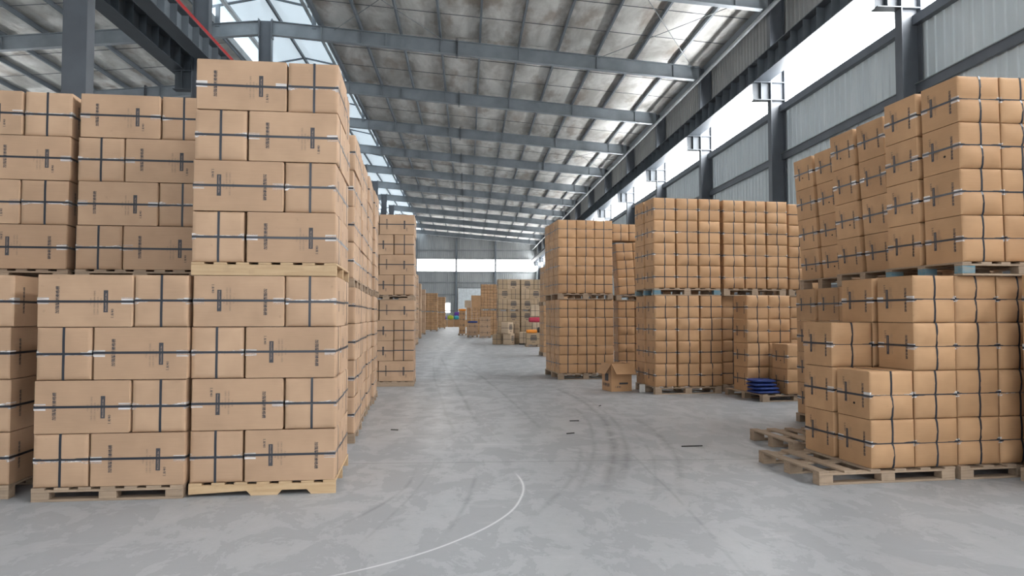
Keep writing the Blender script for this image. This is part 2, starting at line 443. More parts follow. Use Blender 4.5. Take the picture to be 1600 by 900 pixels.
# roof quilt panels, purlins
def quilt(w, seed):
    r = random.Random(seed)
    nx, ny = 6, 10
    vs, fs = [], []
    for j in range(ny + 1):
        for i in range(nx + 1):
            u_, v_ = i / nx * 2 - 1, j / ny * 2 - 1
            sag = -0.05 * (1 - u_ ** 4) + r.uniform(-0.012, 0.012)
            if i in (0, nx): sag = 0
            vs.append((u_ * w / 2, v_ * BAY / 2, sag))
    for j in range(ny):
        for i in range(nx):
            a = j * (nx + 1) + i
            fs.append((a, a + nx + 1, a + nx + 2, a + 1))
    return mk_mesh('quilt', vs, fs, 'insul', smooth=True)
PSP = 1.64
pur = [-6.05 + 0.0 + PSP * i for i in range(0, 10)] + [XW - 0.1]
quilts = [quilt(PSP, q) for q in range(4)]
ang = math.atan(0.0855)
purl_m = box(0.075, NF * BAY + 8.85 - 1.65, 0.2, 'steel')
for side, sg in (('right', 1), ('left', -1)):
    cl = empty('ceiling_' + side, (XC, 0, 0)); cl['kind'] = 'structure'
    cl['label'] = 'sloping roof lined with stained silver insulation'
    mx = lambda x: sg * (x - XC)
    for i in range(len(pur)):
        x = pur[i]
        part('purlin', purl_m, cl, (mx(x), (YB + 1.65) / 2, rtop(x) + 0.11), (0, sg * ang, 0))
        if i == len(pur) - 1: break
        xm = (x + pur[i + 1]) / 2
        wd = pur[i + 1] - x
        qs = quilts if abs(wd - PSP) < 0.01 else [quilt(wd, 9)]
        for n in range(-2, NF):
            if sg < 0 and n > 9: continue
            part('insulation_panel', qs[(i * 3 + n * 5) % len(qs)], cl, (mx(xm), FR(n) + BAY / 2, rtop(xm) + 0.225), (0, sg * ang, 0))
        part('roof_sheet', box(wd + 0.01, YB - Y0, 0.02, 'steel_l'), cl, (mx(xm), (YB + Y0) / 2, rtop(xm) + 0.29), (0, sg * ang, 0))
    # fine tie wires across each bay
    for n in range(1, 11 if sg > 0 else 6):
        for q in (0.33, 0.67):
            y = FR(n) + BAY * q
            o = bar('tie_wire', cl, (mx(-6.05), y, rtop(-6.05) + 0.15), (mx(XW), y, rtop(XW) + 0.15), 0.018, 0.018, 'steel_d')
    part('ridge_edge_trim', box(0.10, YB - 1.65, 0.32, 'steel_l'), cl, (mx(-6.15), (YB + 1.65) / 2, rtop(-6.1) + 0.25))
    for n in (2, 5, 8):
        for a, b in ((-5.5, -1.0), (5.5, 9.5)):
            bar('bracing_rod', cl, (mx(a), FR(n) + 0.1, rtop(a) - 0.05), (mx(b), FR(n + 1) - 0.1, rtop(b) - 0.05), 0.022, 0.022, 'steel_l')
            bar('bracing_rod', cl, (mx(b), FR(n) + 0.1, rtop(b) - 0.09), (mx(a), FR(n + 1) - 0.1, rtop(a) - 0.09), 0.022, 0.022, 'steel_l')

# raised ridge light over the middle columns
mon = empty('ceiling_ridge', (XC, 0, 0)); mon['kind'] = 'structure'
mon['label'] = 'raised ridge skylight of pale translucent sheets'
zE, zP = rtop(-6.1) + 0.75, rtop(-6.1) + 1.25
mang = math.atan2(zP - zE, 2.45)
for n in range(-2, NF):
    for sg in (-1, 1):
        part('skylight_sheet', box(2.5, BAY - 0.01, 0.02, 'ridge'), mon, (sg * 1.225, FR(n) + BAY / 2, (zE + zP) / 2), (0, sg * mang, 0))
        part('vent_pane', box(0.02, BAY - 0.01, 0.42, 'vent'), mon, (sg * 2.45, FR(n) + BAY / 2, zE - 0.20))
for x in (-1.6, 0.0, 1.6):
    part('skylight_purlin', box(0.10 if x == 0 else 0.16, YB - 1.65, 0.14, 'steel_d' if x == 0 else 'steel_l'), mon, (x, (YB + 1.65) / 2, zP - abs(x) * (zP - zE) / 2.45 - 0.1))
for n in range(2, NF):
    for sg in (-1, 1):
        part('stub_post', box(0.16, 0.12, 0.9, 'steel'), mon, (sg * 1.95, FR(n), rtop(-6.2) + 0.35))
    for sg in (-1, 1):
        bar('skylight_rib', mon, (0, FR(n), zP - 0.03), (sg * 2.4, FR(n), zE - 0.03), 0.08, 0.10, 'steel')

# steel frames
def isec(parent, a, b, dep, wid, tf, tw, mat, web='web', vert=Vector((0, 0, 1))):
    """I-section from a to b whose TOP flange runs on the line a-b"""
    a, b = Vector(a), Vector(b)
    dn = -vert
    bar('top_flange', parent, a + dn * tf / 2, b + dn * tf / 2, wid, tf, mat)
    bar('bottom_flange', parent, a + dn * (dep - tf / 2), b + dn * (dep - tf / 2), wid, tf, mat)
    bar(web, parent, a + dn * dep / 2, b + dn * dep / 2, tw, dep - tf * 1.5, mat)
ordw = ['first', 'second', 'third', 'fourth', 'fifth', 'sixth', 'seventh', 'eighth', 'ninth', 'tenth', 'eleventh', 'twelfth', 'thirteenth', 'fourteenth']
for n in range(2, NF):
    for sg in (1, -1):
        if sg < 0 and n > 9: continue
        r = empty('roof_rafter', (XC, FR(n), 0)); r['kind'] = 'structure'; r['group'] = 'steel roof rafters'
        r['label'] = '%s blue grey steel rafter of the %s roof slope from the camera' % (ordw[n - 2], 'right' if sg > 0 else 'left')
        xe = XR - XC
        isec(r, (sg * 0.22, 0, rtop(XC)), (sg * xe, 0, rtop(XR)), 0.58, 0.24, 0.022, 0.014, 'steel_raf')
        st = box(0.014, 0.22, 0.54, 'steel_raf')
        for x in (pur[0], pur[1], pur[3], pur[5], pur[7], pur[9], -4.3 + 0.9):
            part('stiffener', st, r, (sg * (x - XC), 0, rtop(x) - 0.29))
        for dx in (-0.02, 0.02):
            part('splice_plate', box(0.025, 0.26, 0.78, 'steel_d'), r, (sg * (-0.45 + dx * 1.5 - XC), 0, rtop(-0.45) - 0.29))
# columns
br_h = 0.60
def bracket(c, sg, x0, z):
    ln = 0.55
    x = x0 + sg * ln / 2
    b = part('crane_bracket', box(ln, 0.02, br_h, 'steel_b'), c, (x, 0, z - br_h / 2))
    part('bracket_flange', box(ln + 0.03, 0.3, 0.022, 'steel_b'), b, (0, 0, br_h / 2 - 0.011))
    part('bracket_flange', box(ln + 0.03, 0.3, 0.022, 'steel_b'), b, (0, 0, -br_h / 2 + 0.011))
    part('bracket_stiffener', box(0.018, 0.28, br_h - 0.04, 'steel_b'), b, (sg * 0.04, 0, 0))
GZ, GH = 9.04, 0.66
for n in range(1, NF):
    c = empty('steel_column', (XR + 0.24, FR(n), 0)); c['kind'] = 'structure'; c['group'] = 'columns along the right wall'
    c['label'] = '%s blue grey steel column along the right wall' % ordw[n - 1]
    hh = rtop(XR) - 0.05
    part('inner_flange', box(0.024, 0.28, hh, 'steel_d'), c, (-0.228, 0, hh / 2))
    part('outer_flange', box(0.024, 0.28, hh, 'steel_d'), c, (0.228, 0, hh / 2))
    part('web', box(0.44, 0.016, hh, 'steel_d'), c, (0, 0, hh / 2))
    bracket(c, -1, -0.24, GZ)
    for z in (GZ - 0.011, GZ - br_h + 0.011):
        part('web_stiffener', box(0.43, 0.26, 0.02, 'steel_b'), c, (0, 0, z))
for n in range(1, NF):
    c = empty('steel_column', (XC, FR(n), 0)); c['kind'] = 'structure'; c['group'] = 'columns of the middle row'
    c['label'] = '%s dark steel column of the middle row under the ridge' % ordw[n - 1]
    hh = rtop(XC) + 0.02
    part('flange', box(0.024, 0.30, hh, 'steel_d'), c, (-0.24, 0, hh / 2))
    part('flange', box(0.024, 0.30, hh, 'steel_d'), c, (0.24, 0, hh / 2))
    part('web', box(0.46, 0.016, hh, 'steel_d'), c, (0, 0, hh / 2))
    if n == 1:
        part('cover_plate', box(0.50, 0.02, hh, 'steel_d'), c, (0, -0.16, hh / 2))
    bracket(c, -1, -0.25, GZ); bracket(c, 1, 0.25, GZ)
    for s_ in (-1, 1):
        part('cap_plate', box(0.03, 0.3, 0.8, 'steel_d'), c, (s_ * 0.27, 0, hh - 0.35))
# crane girders, one per bay and row
stf = {}
for x, wide, row in ((9.53, 0.50, 'along the right wall'), (-7.86, 0.42, 'on the aisle side of the middle columns'), (-9.0, 0.46, 'on the far side of the middle columns')):
    for n in range(0, NF):
        g = empty('crane_girder', (x, FR(n), 0)); g['kind'] = 'structure'; g['group'] = 'crane girders'
        g['label'] = '%s bay of the dark steel crane girder %s' % (ordw[n], row)
        mt = 'steel_d'
        part('top_flange', box(wide, BAY - 0.02, 0.024, mt), g, (0, BAY / 2, GZ + GH - 0.012))
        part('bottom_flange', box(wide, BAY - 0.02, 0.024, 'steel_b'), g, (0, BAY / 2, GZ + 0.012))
        part('web', box(0.016, BAY - 0.02, GH - 0.05, 'steel'), g, (0, BAY / 2, GZ + GH / 2))
        if n <= 8:
            for q in range(9):
                part('stiffener', box(wide * 0.92, 0.014, GH - 0.05, 'steel'), g, (0, 0.4 + 0.8 * q, GZ + GH / 2))
red = struct('trim_1', box(0.06, NF * BAY, 0.11, 'red'), (-7.68, FR(0) + NF * BAY / 2, GZ + GH + 0.056), label='red painted crane rail on the middle girder')
struct('trim_2', box(0.09, NF * BAY, 0.11, 'steel_d'), (9.53, FR(0) + NF * BAY / 2, GZ + GH + 0.055), label='dark crane rail on the right wall girder')
struct('trim_3', box(0.09, NF * BAY, 0.11, 'steel_d'), (-9.0, FR(0) + NF * BAY / 2, GZ + GH + 0.055), label='dark crane rail on the girder beyond the middle columns')
struct('trim_4', box(0.13, NF * BAY, 0.13, 'steel_l', 0.03), (9.72, FR(0) + NF * BAY / 2, 11.36), label='grey pipe under the eave along the right wall')

# ------------------------------------------------------------------ cartons
def text_mesh(s, size, off=0.0):
    cu = bpy.data.curves.new('lettering', 'FONT')
    cu.body, cu.size, cu.resolution_u, cu.offset = s, size, 1, off
    o = link(bpy.data.objects.new('lettering', cu))
    dg = bpy.context.evaluated_depsgraph_get()
    me = bpy.data.meshes.new_from_object(o.evaluated_get(dg))
    vs = [(v.co.x, v.co.y) for v in me.vertices]; fs = [tuple(p.vertices) for p in me.polygons]
    bpy.data.objects.remove(o); bpy.data.curves.remove(cu); bpy.data.meshes.remove(me)
    return vs, fs
_txt = {}
def text_cached(s, size, off):
    if (s, size, off) not in _txt: _txt[(s, size, off)] = text_mesh(s, size, off)
    return _txt[(s, size, off)]

def print_mesh(L, W, number, bartext, sides):
    """flat print on both long sides: name, tick boxes, dark bar, size; reads upwards"""
    V, Fc, Mi = [], [], []
    def put(s, size, a0, z0, mi, y=0.0, off=0.0):
        vs, fs = text_cached(s, size, off)
        for side in sides:
            b = len(V)
            for tx, ty in vs:
                p = (a0 - ty, -W / 2 - 0.0011 - y, z0 + tx)
                V.append(p if side == 0 else (-p[0], -p[1], p[2]))
            for f in fs:
                Fc.append([b + i for i in f]); Mi.append(mi)
    def rect(a0, a1, z0, z1, mi):
        for side in sides:
            b = len(V)
            for p in ((a0, z0), (a1, z0), (a1, z1), (a0, z1)):
                q = (p[0], -W / 2 - 0.0009, p[1])
                V.append(q if side == 0 else (-q[0], -q[1], q[2]))
            Fc.append([b, b + 1, b + 2, b + 3]); Mi.append(mi)
    A = lambda q: (q - 0.5) * L
    put('加强版拼接格栅', 0.0305, A(0.225), -0.100, 0, off=0.0006)
    put('产品颜色', 0.0135, A(0.565), -0.035, 1)
    put('□灰色 □黑色 □绿色 □咖色', 0.0150, A(0.605), -0.108, 1)
    put('□蓝色 □红色 □白色', 0.0150, A(0.640), -0.108, 1)
    put('产品规格', 0.0135, A(0.672), -0.035, 1)
    a = A(0.715)
    rect(a - 0.0165, a + 0.0165, -0.090, 0.082, 0)
    put(bartext, 0.0165, a + 0.0060, -0.082, 2, 0.0004, 0.0002)
    put(number, 0.030, A(0.80), -0.137, 0, off=0.0004)
    return mk_mesh('print', V, Fc, ['ink', 'ink_soft', 'ink_lt'], Mi)

def carton_mesh(L, W, H, bu, bl, mat, seed):
    """carton; ends (+-x) bulge in two flaps, pinched by the straps. returns mesh and the bulge function"""
    r = random.Random(seed)
    c = 0.007
    amp = {(s, h): (bu if h else bl) * r.uniform(0.75, 1.2) for s in (-1, 1) for h in (0, 1)}
    def bul(s, u, v):
        B = amp[(s, 1 if v > 0 else 0)]
        vv = min(1, abs(v))
        return B * math.sin(math.pi * vv) ** 0.6 * (1 - 0.30 * math.exp(-(u / 0.12) ** 2)) * (1 - abs(u) ** 6) if 0 < vv < 1 else 0.0
    N = 8
    gs = [-1, -0.86, -0.5, -0.14, 0, 0.14, 0.5, 0.86, 1]
    vs, fs, sm = [], [], []
    bnd = {}
    for s in (-1, 1):
        g = {}
        for i, u_ in enumerate(gs):
            for j, v_ in enumerate(gs):
                g[i, j] = len(vs)
                vs.append((s * (L / 2 + bul(s, u_, v_)), u_ * (W / 2 - c), v_ * (H / 2 - c)))
        for i in range(N):
            for j in range(N):
                q = (g[i, j], g[i + 1, j], g[i + 1, j + 1], g[i, j + 1])
                fs.append(q if s > 0 else q[::-1]); sm.append(True)
        ring = [(i, 0) for i in range(N)] + [(N, j) for j in range(N)] + [(N - i, N) for i in range(N)] + [(0, N - j) for j in range(N)]
        o = []
        for i, j in ring:
            o.append(len(vs)); vs.append((s * (L / 2 - c), gs[i] * W / 2, gs[j] * H / 2))
        n = len(ring)
        for q in range(n):
            a, b = ring[q], ring[(q + 1) % n]
            f = (o[q], o[(q + 1) % n], g[b], g[a])
            fs.append(f if s > 0 else f[::-1]); sm.append(False)
        bnd[s] = o
    n = len(bnd[1])
    for q in range(n):
        fs.append((bnd[-1][q], bnd[-1][(q + 1) % n], bnd[1][(q + 1) % n], bnd[1][q])); sm.append(False)
    return mk_mesh('carton_body', vs, fs, mat, smooth=sm), bul

def loop_band(pts, nrm, wdir, w, th, mat):
    """closed flat band through pts, offset outwards by th along nrm"""
    vs, fs = [], []
    n = len(pts)
    wd = Vector(wdir) * w / 2
    for p, q in zip(pts, nrm):
        p, q = Vector(p), Vector(q)
        vs += [p - wd, p + wd, p + q * th + wd, p + q * th - wd]
    for i in range(n):
        a, b = 4 * i, 4 * ((i + 1) % n)
        for k_ in range(4):
            fs.append((a + k_, a + (k_ + 1) % 4, b + (k_ + 1) % 4, b + k_))
    return mk_mesh('band', vs, fs, mat)

def strap_meshes(L, W, H, bul, w=0.0185):
    th, e = 0.0018, 0.001
    hl, hw, hh = L / 2, W / 2, H / 2
    pts = [(-hl, -hw), (hl, -hw), (hl, hw), (-hl, hw)]
    nr = [(-1, -1, 0), (1, -1, 0), (1, 1, 0), (-1, 1, 0)]
    hor = loop_band([(x, y, 0.0) for x, y in pts], nr, (0, 0, 1), w, th, 'strap')
    vsq = [-1, -0.86, -0.5, -0.14, 0, 0.14, 0.5, 0.86, 1]
    P_, N_ = [], []
    for v in vsq:
        P_.append((hl + bul(1, 0, v) + 0.0005, 0, v * hh)); N_.append((1, 0, -1 if v == -1 else (1 if v == 1 else 0)))
    for v in reversed(vsq):
        P_.append((-hl - bul(-1, 0, v) - 0.0005, 0, v * hh)); N_.append((-1, 0, -1 if v == -1 else (1 if v == 1 else 0)))
    ver = loop_band(P_, N_, (0, 1, 0), w, th, 'strap')
    return hor, ver

def tape_mesh(L, W, s):
    vs, fs = [], []
    hl, hw, e = L / 2, W / 2, 0.0008
    path = [(s * (hl - 0.085), -hw - e), (s * (hl + e), -hw - e), (s * (hl + e), hw + e), (s * (hl - 0.085), hw + e)]
    for x, y in path:
        vs += [(x, y, -0.026), (x, y, 0.026)]
    for i in range(3):
        fs.append((2 * i, 2 * i + 2, 2 * i + 3, 2 * i + 1))
    return mk_mesh('tape', vs, fs, 'tape')

class Kind:
    def __init__(s, name, L, W, H, mat, bulges, number, bartext, cat, prints=True):
        s.name, s.L, s.W, s.H, s.cat = name, L, W, H, cat
        g = 0.012
        ge = g + 1.1 * max(max(b) for b in bulges)
        s.body, s.hor, s.ver = [], [], []
        for q, (bu, bl) in enumerate(bulges):
            me, bul = carton_mesh(L - ge, W - g, H - 0.006, bu, bl, mat, q + len(name))
            s.body.append(me)
            h, v = strap_meshes(L - ge, W - g, H - 0.006, bul)
            s.hor.append(h); s.ver.append(v)
        s.tape = [tape_mesh(L - ge, W - g, q) for q in (-1, 1)]
        s.print = [print_mesh(L - ge, W - g, number, bartext, (q,)) for q in (0, 1)] if prints else None
LONG = Kind('long_carton', 0.72, 0.41, 0.41, 'card_l', [(0.004, 0.004), (0.006, 0.003), (0.003, 0.007)], '1.8/40', '40mmX40mmX1.8m', 'carton')
SHORT = Kind('short_carton', 0.52, 0.424, 0.416, 'card_r', [(0.014, 0.018), (0.008, 0.034), (0.028, 0.012), (0.012, 0.010), (0.022, 0.028)], '2.5/30', '30mmX30mmX2.5m', 'carton')
PALE = Kind('pale_carton', 0.50, 0.42, 0.56, 'card_w', [(0.003, 0.003)], '1.8/40', '40mmX40mmX1.8m', 'carton', False)
MIXED = Kind('brown_carton', 0.68, 0.46, 0.515, 'card_m', [(0.002, 0.002)], '1.8/40', '40mmX40mmX1.8m', 'carton', False)
hole_m = mk_mesh('hand_hole', [(0.016 * math.cos(a * 0.785), 0, 0.011 * math.sin(a * 0.785)) for a in range(8)], [tuple(range(8))], 'hole')

def panel_prints(W, H):
    return [panel_print(W, H, s) for s in (-1, 1)]
def panel_print(W, H, side):
    """a square dark shipping panel on both long faces of a brown carton"""
    V, Fc = [], []
    def rect(a0, a1, z0, z1):
        for s in (side,):
            b = len(V)
            V.extend([(s * -a0, s * (W / 2), z0), (s * -a1, s * (W / 2), z0), (s * -a1, s * (W / 2), z1), (s * -a0, s * (W / 2), z1)])
            Fc.append([b, b + 1, b + 2, b + 3])
    rect(-0.13, 0.13, 0.12, 0.16)
    for q in range(6):
        rect(-0.15, 0.15, 0.075 - 0.033 * q, 0.098 - 0.033 * q)
    rect(-0.08, 0.08, -0.18, -0.155)
    return mk_mesh('print', V, Fc, 'ink')
MIXED.print = panel_prints(MIXED.W - 0.010, MIXED.H)
PALE.print = panel_prints(PALE.W - 0.010, PALE.H)

cnt = [0]
def carton(kind, mat4, label, group, flip=False, detail=2, variant=None, holes=False, nov=False):
    """detail 0: body, 1: + straps, 2: + tape and print"""
    cnt[0] += 1
    q = variant if variant is not None else random.randrange(len(kind.body))
    o = link(bpy.data.objects.new(kind.name, kind.body[q]))
    o.matrix_basis = mat4 @ (Matrix.Rotation(math.pi, 4, 'X') if flip else Matrix())
    tag(o, label, kind.cat, group)
    if detail >= 1:
        part('strap', kind.hor[q], o, (0, 0, random.uniform(-0.008, 0.008)))
        if not nov:
            part('strap', kind.ver[q], o, (0, random.uniform(-0.012, 0.012), 0))
    if detail >= 2:
        for q_ in kind.tape:
            part('clear_tape', q_, o)
    if detail >= 2 or (detail == 1 and kind.print):
        for q_ in kind.print:
            part('printed_lettering', q_, o)['kind'] = 'stuff'
    if holes:
        for s in (-1, 1):
            part('hand_hole', hole_m, o, (random.uniform(-0.06, 0.04), s * (kind.W / 2 - 0.005), random.uniform(0.05, 0.09)))
    return o

# ------------------------------------------------------------------ pallets
def notched(L, h, t_, mat):
    """a pallet runner with two fork notches"""
    lo = [(-L / 2, 0.02), (-0.11 * L, 0.038), (-0.08 * L, 0), (0.10 * L, 0), (0.13 * L, 0.038), (0.30 * L, 0.038), (0.33 * L, 0), (L / 2, 0)]
    vs, fs = [], []
    for y in (-t_ / 2, t_ / 2):
        for x, z in lo:
            vs += [(x, y, z), (x, y, h)]
    n = len(lo)
    for i in range(n - 1):
        a, b = 2 * i, 2 * i + 2
        fs.append((a, b, b + 1, a + 1))
        c_, d_ = a + 2 * n, b + 2 * n
        fs.append((d_, c_, c_ + 1, d_ + 1))
        fs.append((c_, d_, b, a))
        fs.append((a + 1, b + 1, d_ + 1, c_ + 1))
    fs.append((0, 1, 2 * n + 1, 2 * n)); e = 2 * n - 2
    fs.append((e, e + 2 * n, e + 2 * n + 1, e + 1))
    return mk_mesh('notched_runner', vs, fs, mat)

def pallet(Ms, W, Dp, h, label, style='block', mat='oldwood', corner=None, boards=7, group=None):
    """Ms: frame whose origin is the front left bottom corner, x along the front, y backwards"""
    p = link(bpy.data.objects.new('wooden_pallet', None))
    p.empty_display_size = 0.1
    p.matrix_basis = Ms
    tag(p, label, 'pallet', group)
    tb = 0.017
    if style == 'block':
        bw = Wb = 0.095
        for i in range(boards):
            part('deck_board', box(bw + 0.012 * (i % 2), Dp, tb, mat, 0.002), p, (Wb / 2 + i * (W - Wb) / (boards - 1), Dp / 2, h - tb / 2))
        hb = h - 3 * tb
        for j in range(3):
            y = 0.05 + j * (Dp - 0.10) / 2
            part('stringer_board', box(W, 0.10, tb, mat, 0.002), p, (W / 2, y, h - 1.5 * tb))
            part('bottom_board', box(W, 0.10, tb, mat, 0.002), p, (W / 2, y, tb / 2))
            for i in range(3):
                m_ = corner if corner and (j == 0 or i == 0) and i != 1 else mat
                part('block', box(0.13, 0.098, hb, m_, 0.003), p, (0.065 + i * (W - 0.13) / 2, y, tb + hb / 2))
    else:
        hr = h - tb
        rm = notched(W, hr, 0.04, mat) if style == 'notch' else box(W, 0.04, hr, mat, 0.003)
        for j in range(3):
            y = 0.02 + j * (Dp - 0.04) / 2
            part('runner', rm, p, (W / 2, y, 0 if style == 'notch' else hr / 2))
        for i in range(boards):
            part('deck_board', box(0.10, Dp, tb, mat, 0.002), p, (0.05 + i * (W - 0.10) / (boards - 1), Dp / 2, h - tb / 2))
    return p

# ------------------------------------------------------------------ loads
def rowname(i, n):
    if n == 1: return 'only'
    if i == 0: return 'bottom'
    if i == n - 1: return 'top'
    return ordw[i]
def frame(x, y, rot, z=0.0, lean=0.0, back=0.0):
    return Matrix.Translation((x, y, z)) @ Matrix.Rotation(D2R(rot), 4, 'Z') @ Matrix.Rotation(D2R(-lean), 4, 'Y') @ Matrix.Rotation(D2R(-back), 4, 'X')
def jit(a=0.003, r=0.35):
    return Matrix.Translation((random.uniform(-a, a), random.uniform(-a, a), 0)) @ Matrix.Rotation(D2R(random.uniform(-r, r)), 4, 'Z')

def woven(fx, fy, rot, z, rows, phrase, group, kind=LONG, keep=('fl', 'fr', 'br'), detail=2, lean=0, back=0):
    """interlocked load: rows bottom to top, each e.g. 'LE' (long face left, end right) or 'EL'; lower case l is upside down"""
    L, W, H = kind.L, kind.W, kind.H
    Mf = frame(fx, fy, rot, z, lean, back)
    T = lambda x, y: (x, y)
    for i, pat in enumerate(rows):
        fl_ = 'l' in pat
        p = pat.upper()
        sh = random.uniform(-0.008, 0.008)
        if p == 'LE':
            q = {'fl': (L / 2, W / 2, 0), 'fr': (L + W / 2, L / 2, 1), 'br': (W + L / 2, L + W / 2, 0), 'bl': (W / 2, W + L / 2, 1)}
        else:
            q = {'fl': (W / 2, L / 2, 1), 'fr': (W + L / 2, W / 2, 0), 'br': (L + W / 2, W + L / 2, 1), 'bl': (L / 2, L + W / 2, 0)}
        for kk in keep:
            x, y, o = q[kk]
            m = Mf @ Matrix.Translation((x + sh, y, H * (i + 0.5))) @ jit() @ Matrix.Rotation(D2R(90 * o), 4, 'Z')
            look = 'carton showing its printed side' if o == 0 else 'carton showing its strapped end'
            pos = {'fl': 'left', 'fr': 'right', 'br': 'rear right', 'bl': 'rear left'}[kk]
            if kk in ('br', 'bl'): look = 'carton'
            carton(kind, m, '%s, %s in %s row, %s' % (look, pos, rowname(i, len(rows)), phrase), group, flip=fl_, detail=detail)
    return Mf

def grid(fx, fy, rot, z, nx, ny, nl, phrase, group, kind=SHORT, detail=2, keep=None, lean=0, back=0, flip=True, holes=0.0, gap=0.0):
    """columns of cartons, ends to the front; keep(ix, iy, il) says which are built"""
    L, W, H = kind.L, kind.W, kind.H
    Mf = frame(fx, fy, rot, z, lean, back)
    cw = {1: ['only'], 2: ['left', 'right'], 3: ['left', 'middle', 'right'], 4: ['first', 'second', 'third', 'fourth']}[nx]
    for il in range(nl):
        for iy in range(ny):
            for ix in range(nx):
                if keep and not keep(ix, iy, il): continue
                if not keep and iy and ix: continue
                m = Mf @ Matrix.Translation((W * (ix + 0.5) + gap * ix, L * (iy + 0.5) + 0.02 * iy, H * (il + 0.5))) @ jit(0.003, 0.4) @ Matrix.Rotation(D2R(90), 4, 'Z')
                pos = (('' if nx == 1 else cw[ix]) + ('' if iy == 0 else ' rear' if iy == ny - 1 else ' mid-depth')).strip()
                lab = 'carton' + (', %s' % pos if pos else '') + ' in %s row, %s' % (rowname(il, nl), phrase)
                carton(kind, m, lab, group, flip=flip, detail=detail, holes=random.random() < holes)
    return Mf

GL, GRt, GF = 'long cartons on the left pallets', 'short cartons on the right pallets', 'cartons far down the aisle'
PH = 0.105
HL = LONG.H * 4
W2 = LONG.L + LONG.W

def two_tier_left(x, y, rot, name, rows_lo, rows_up, up=(0, 0), styles=('block', 'block'), mats=('oldwood', 'oldwood'), keep=('fl', 'fr', 'br'), detail=2, group=GL):
    pallet(frame(x, y, rot), W2, W2, PH, 'wooden pallet on the floor under %s' % name, styles[0], mats[0])
    woven(x, y, rot, PH, rows_lo, 'lower load, ' + name, group, keep=keep, detail=detail)
    c_, s_ = math.cos(D2R(rot)), math.sin(D2R(rot))
    x2, y2 = x + up[0], y + up[1]
    z2 = PH + LONG.H * len(rows_lo)
    pallet(frame(x2, y2, rot, z2), W2, W2, PH, 'wooden pallet between both loads of %s' % name, styles[1], mats[1])
    woven(x2, y2, rot, z2 + PH, rows_up, 'upper load, ' + name, group, keep=keep, detail=detail)

# left, near the camera
two_tier_left(-2.180, 5.97, 4.0, 'tall stack at aisle corner', ['El', 'lE', 'El', 'lE'], ['EL', 'lE', 'EL', 'LE'], up=(-0.008, 0.0), styles=('notch', 'runner'), mats=('pine', 'pine'))
pallet(frame(-3.32, 5.88, 3.0), W2 - 0.02, W2, PH, 'worn block pallet under near load beside corner stack', 'block', 'oldwood')
woven(-3.32, 5.88, 3.0, PH, ['EL', 'LE', 'EL', 'LE'], 'near load beside corner stack', GL, keep=('fl', 'fr'))
pallet(frame(-3.60, 7.08, 4.5), W2, W2, PH, 'pallet on the floor behind near load beside corner stack')
woven(-3.60, 7.08, 4.5, PH, ['EL', 'LE', 'EL', 'LE'], 'load behind near load', GL, keep=('fl', 'fr'), detail=1)
pallet(frame(-3.60, 6.98, 4.5, PH + HL), W2, W2, PH, 'wooden pallet under raised load set back beside corner stack')
woven(-3.60, 6.98, 4.5, 2 * PH + HL, ['EL', 'LE', 'EL', 'LE'], 'raised load set back', GL, keep=('fl', 'fr', 'br'))
pallet(frame(-4.68, 5.92, 4.0), W2, W2, PH, 'wooden pallet at left picture edge on the floor')
woven(-4.68, 5.92, 4.0, PH, ['LE', 'LE', 'LE', 'LE'], 'floor load at left picture edge', GL, keep=('fl', 'fr', 'br'))
pallet(frame(-4.82, 7.05, 5.5), W2, W2, PH, 'pallet behind floor load at left picture edge')
woven(-4.82, 7.05, 5.5, PH, ['LE', 'EL', 'LE', 'EL'], 'load behind left edge load', GL, keep=('fl', 'fr'), detail=1)
pallet(frame(-4.80, 6.90, 5.5, PH + HL), W2, W2, PH, 'wooden pallet under raised load at left picture edge')
woven(-4.79, 6.88, 5.5, 2 * PH + HL, ['El', 'LE', 'EL', 'LE'], 'raised load at left picture edge', GL, keep=('fl', 'fr', 'br'))

# left row receding along the aisle; given by its front right corner
def by_fr(x, y, rot):
    return x - W2 * math.cos(D2R(rot)), y - W2 * math.sin(D2R(rot))
for i, (x, y, ux) in enumerate(((-1.25, 8.36, -0.03), (-1.36, 9.58, 0.0), (-1.44, 10.82, 0.0), (-1.50, 12.08, 0.0))):
    fx, fy = by_fr(x, y, 4.0)
    two_tier_left(fx, fy, 4.0, '%s stack behind corner stack' % ordw[i], ['LE', 'EL', 'LE', 'LE'] if i != 1 else ['EL', 'LE', 'EL', 'LE'], ['LE', 'LE', 'EL', 'LE'] if i % 2 == 0 else ['EL', 'LE', 'LE', 'EL'],
                  up=(ux, 0.06), keep=('fr', 'br'), detail=2 if i < 2 else 1)
fx, fy = by_fr(-1.07, 15.06, 2.0)
two_tier_left(fx, fy, 2.0, 'lone stack ending left row', ['EL', 'LE', 'LE', 'EL'], ['LE', 'EL', 'LE', 'EL'], up=(-0.01, 0.0), styles=('runner', 'block'), mats=('oldwood', 'oldwood'), keep=('fl', 'fr', 'br'), detail=1)

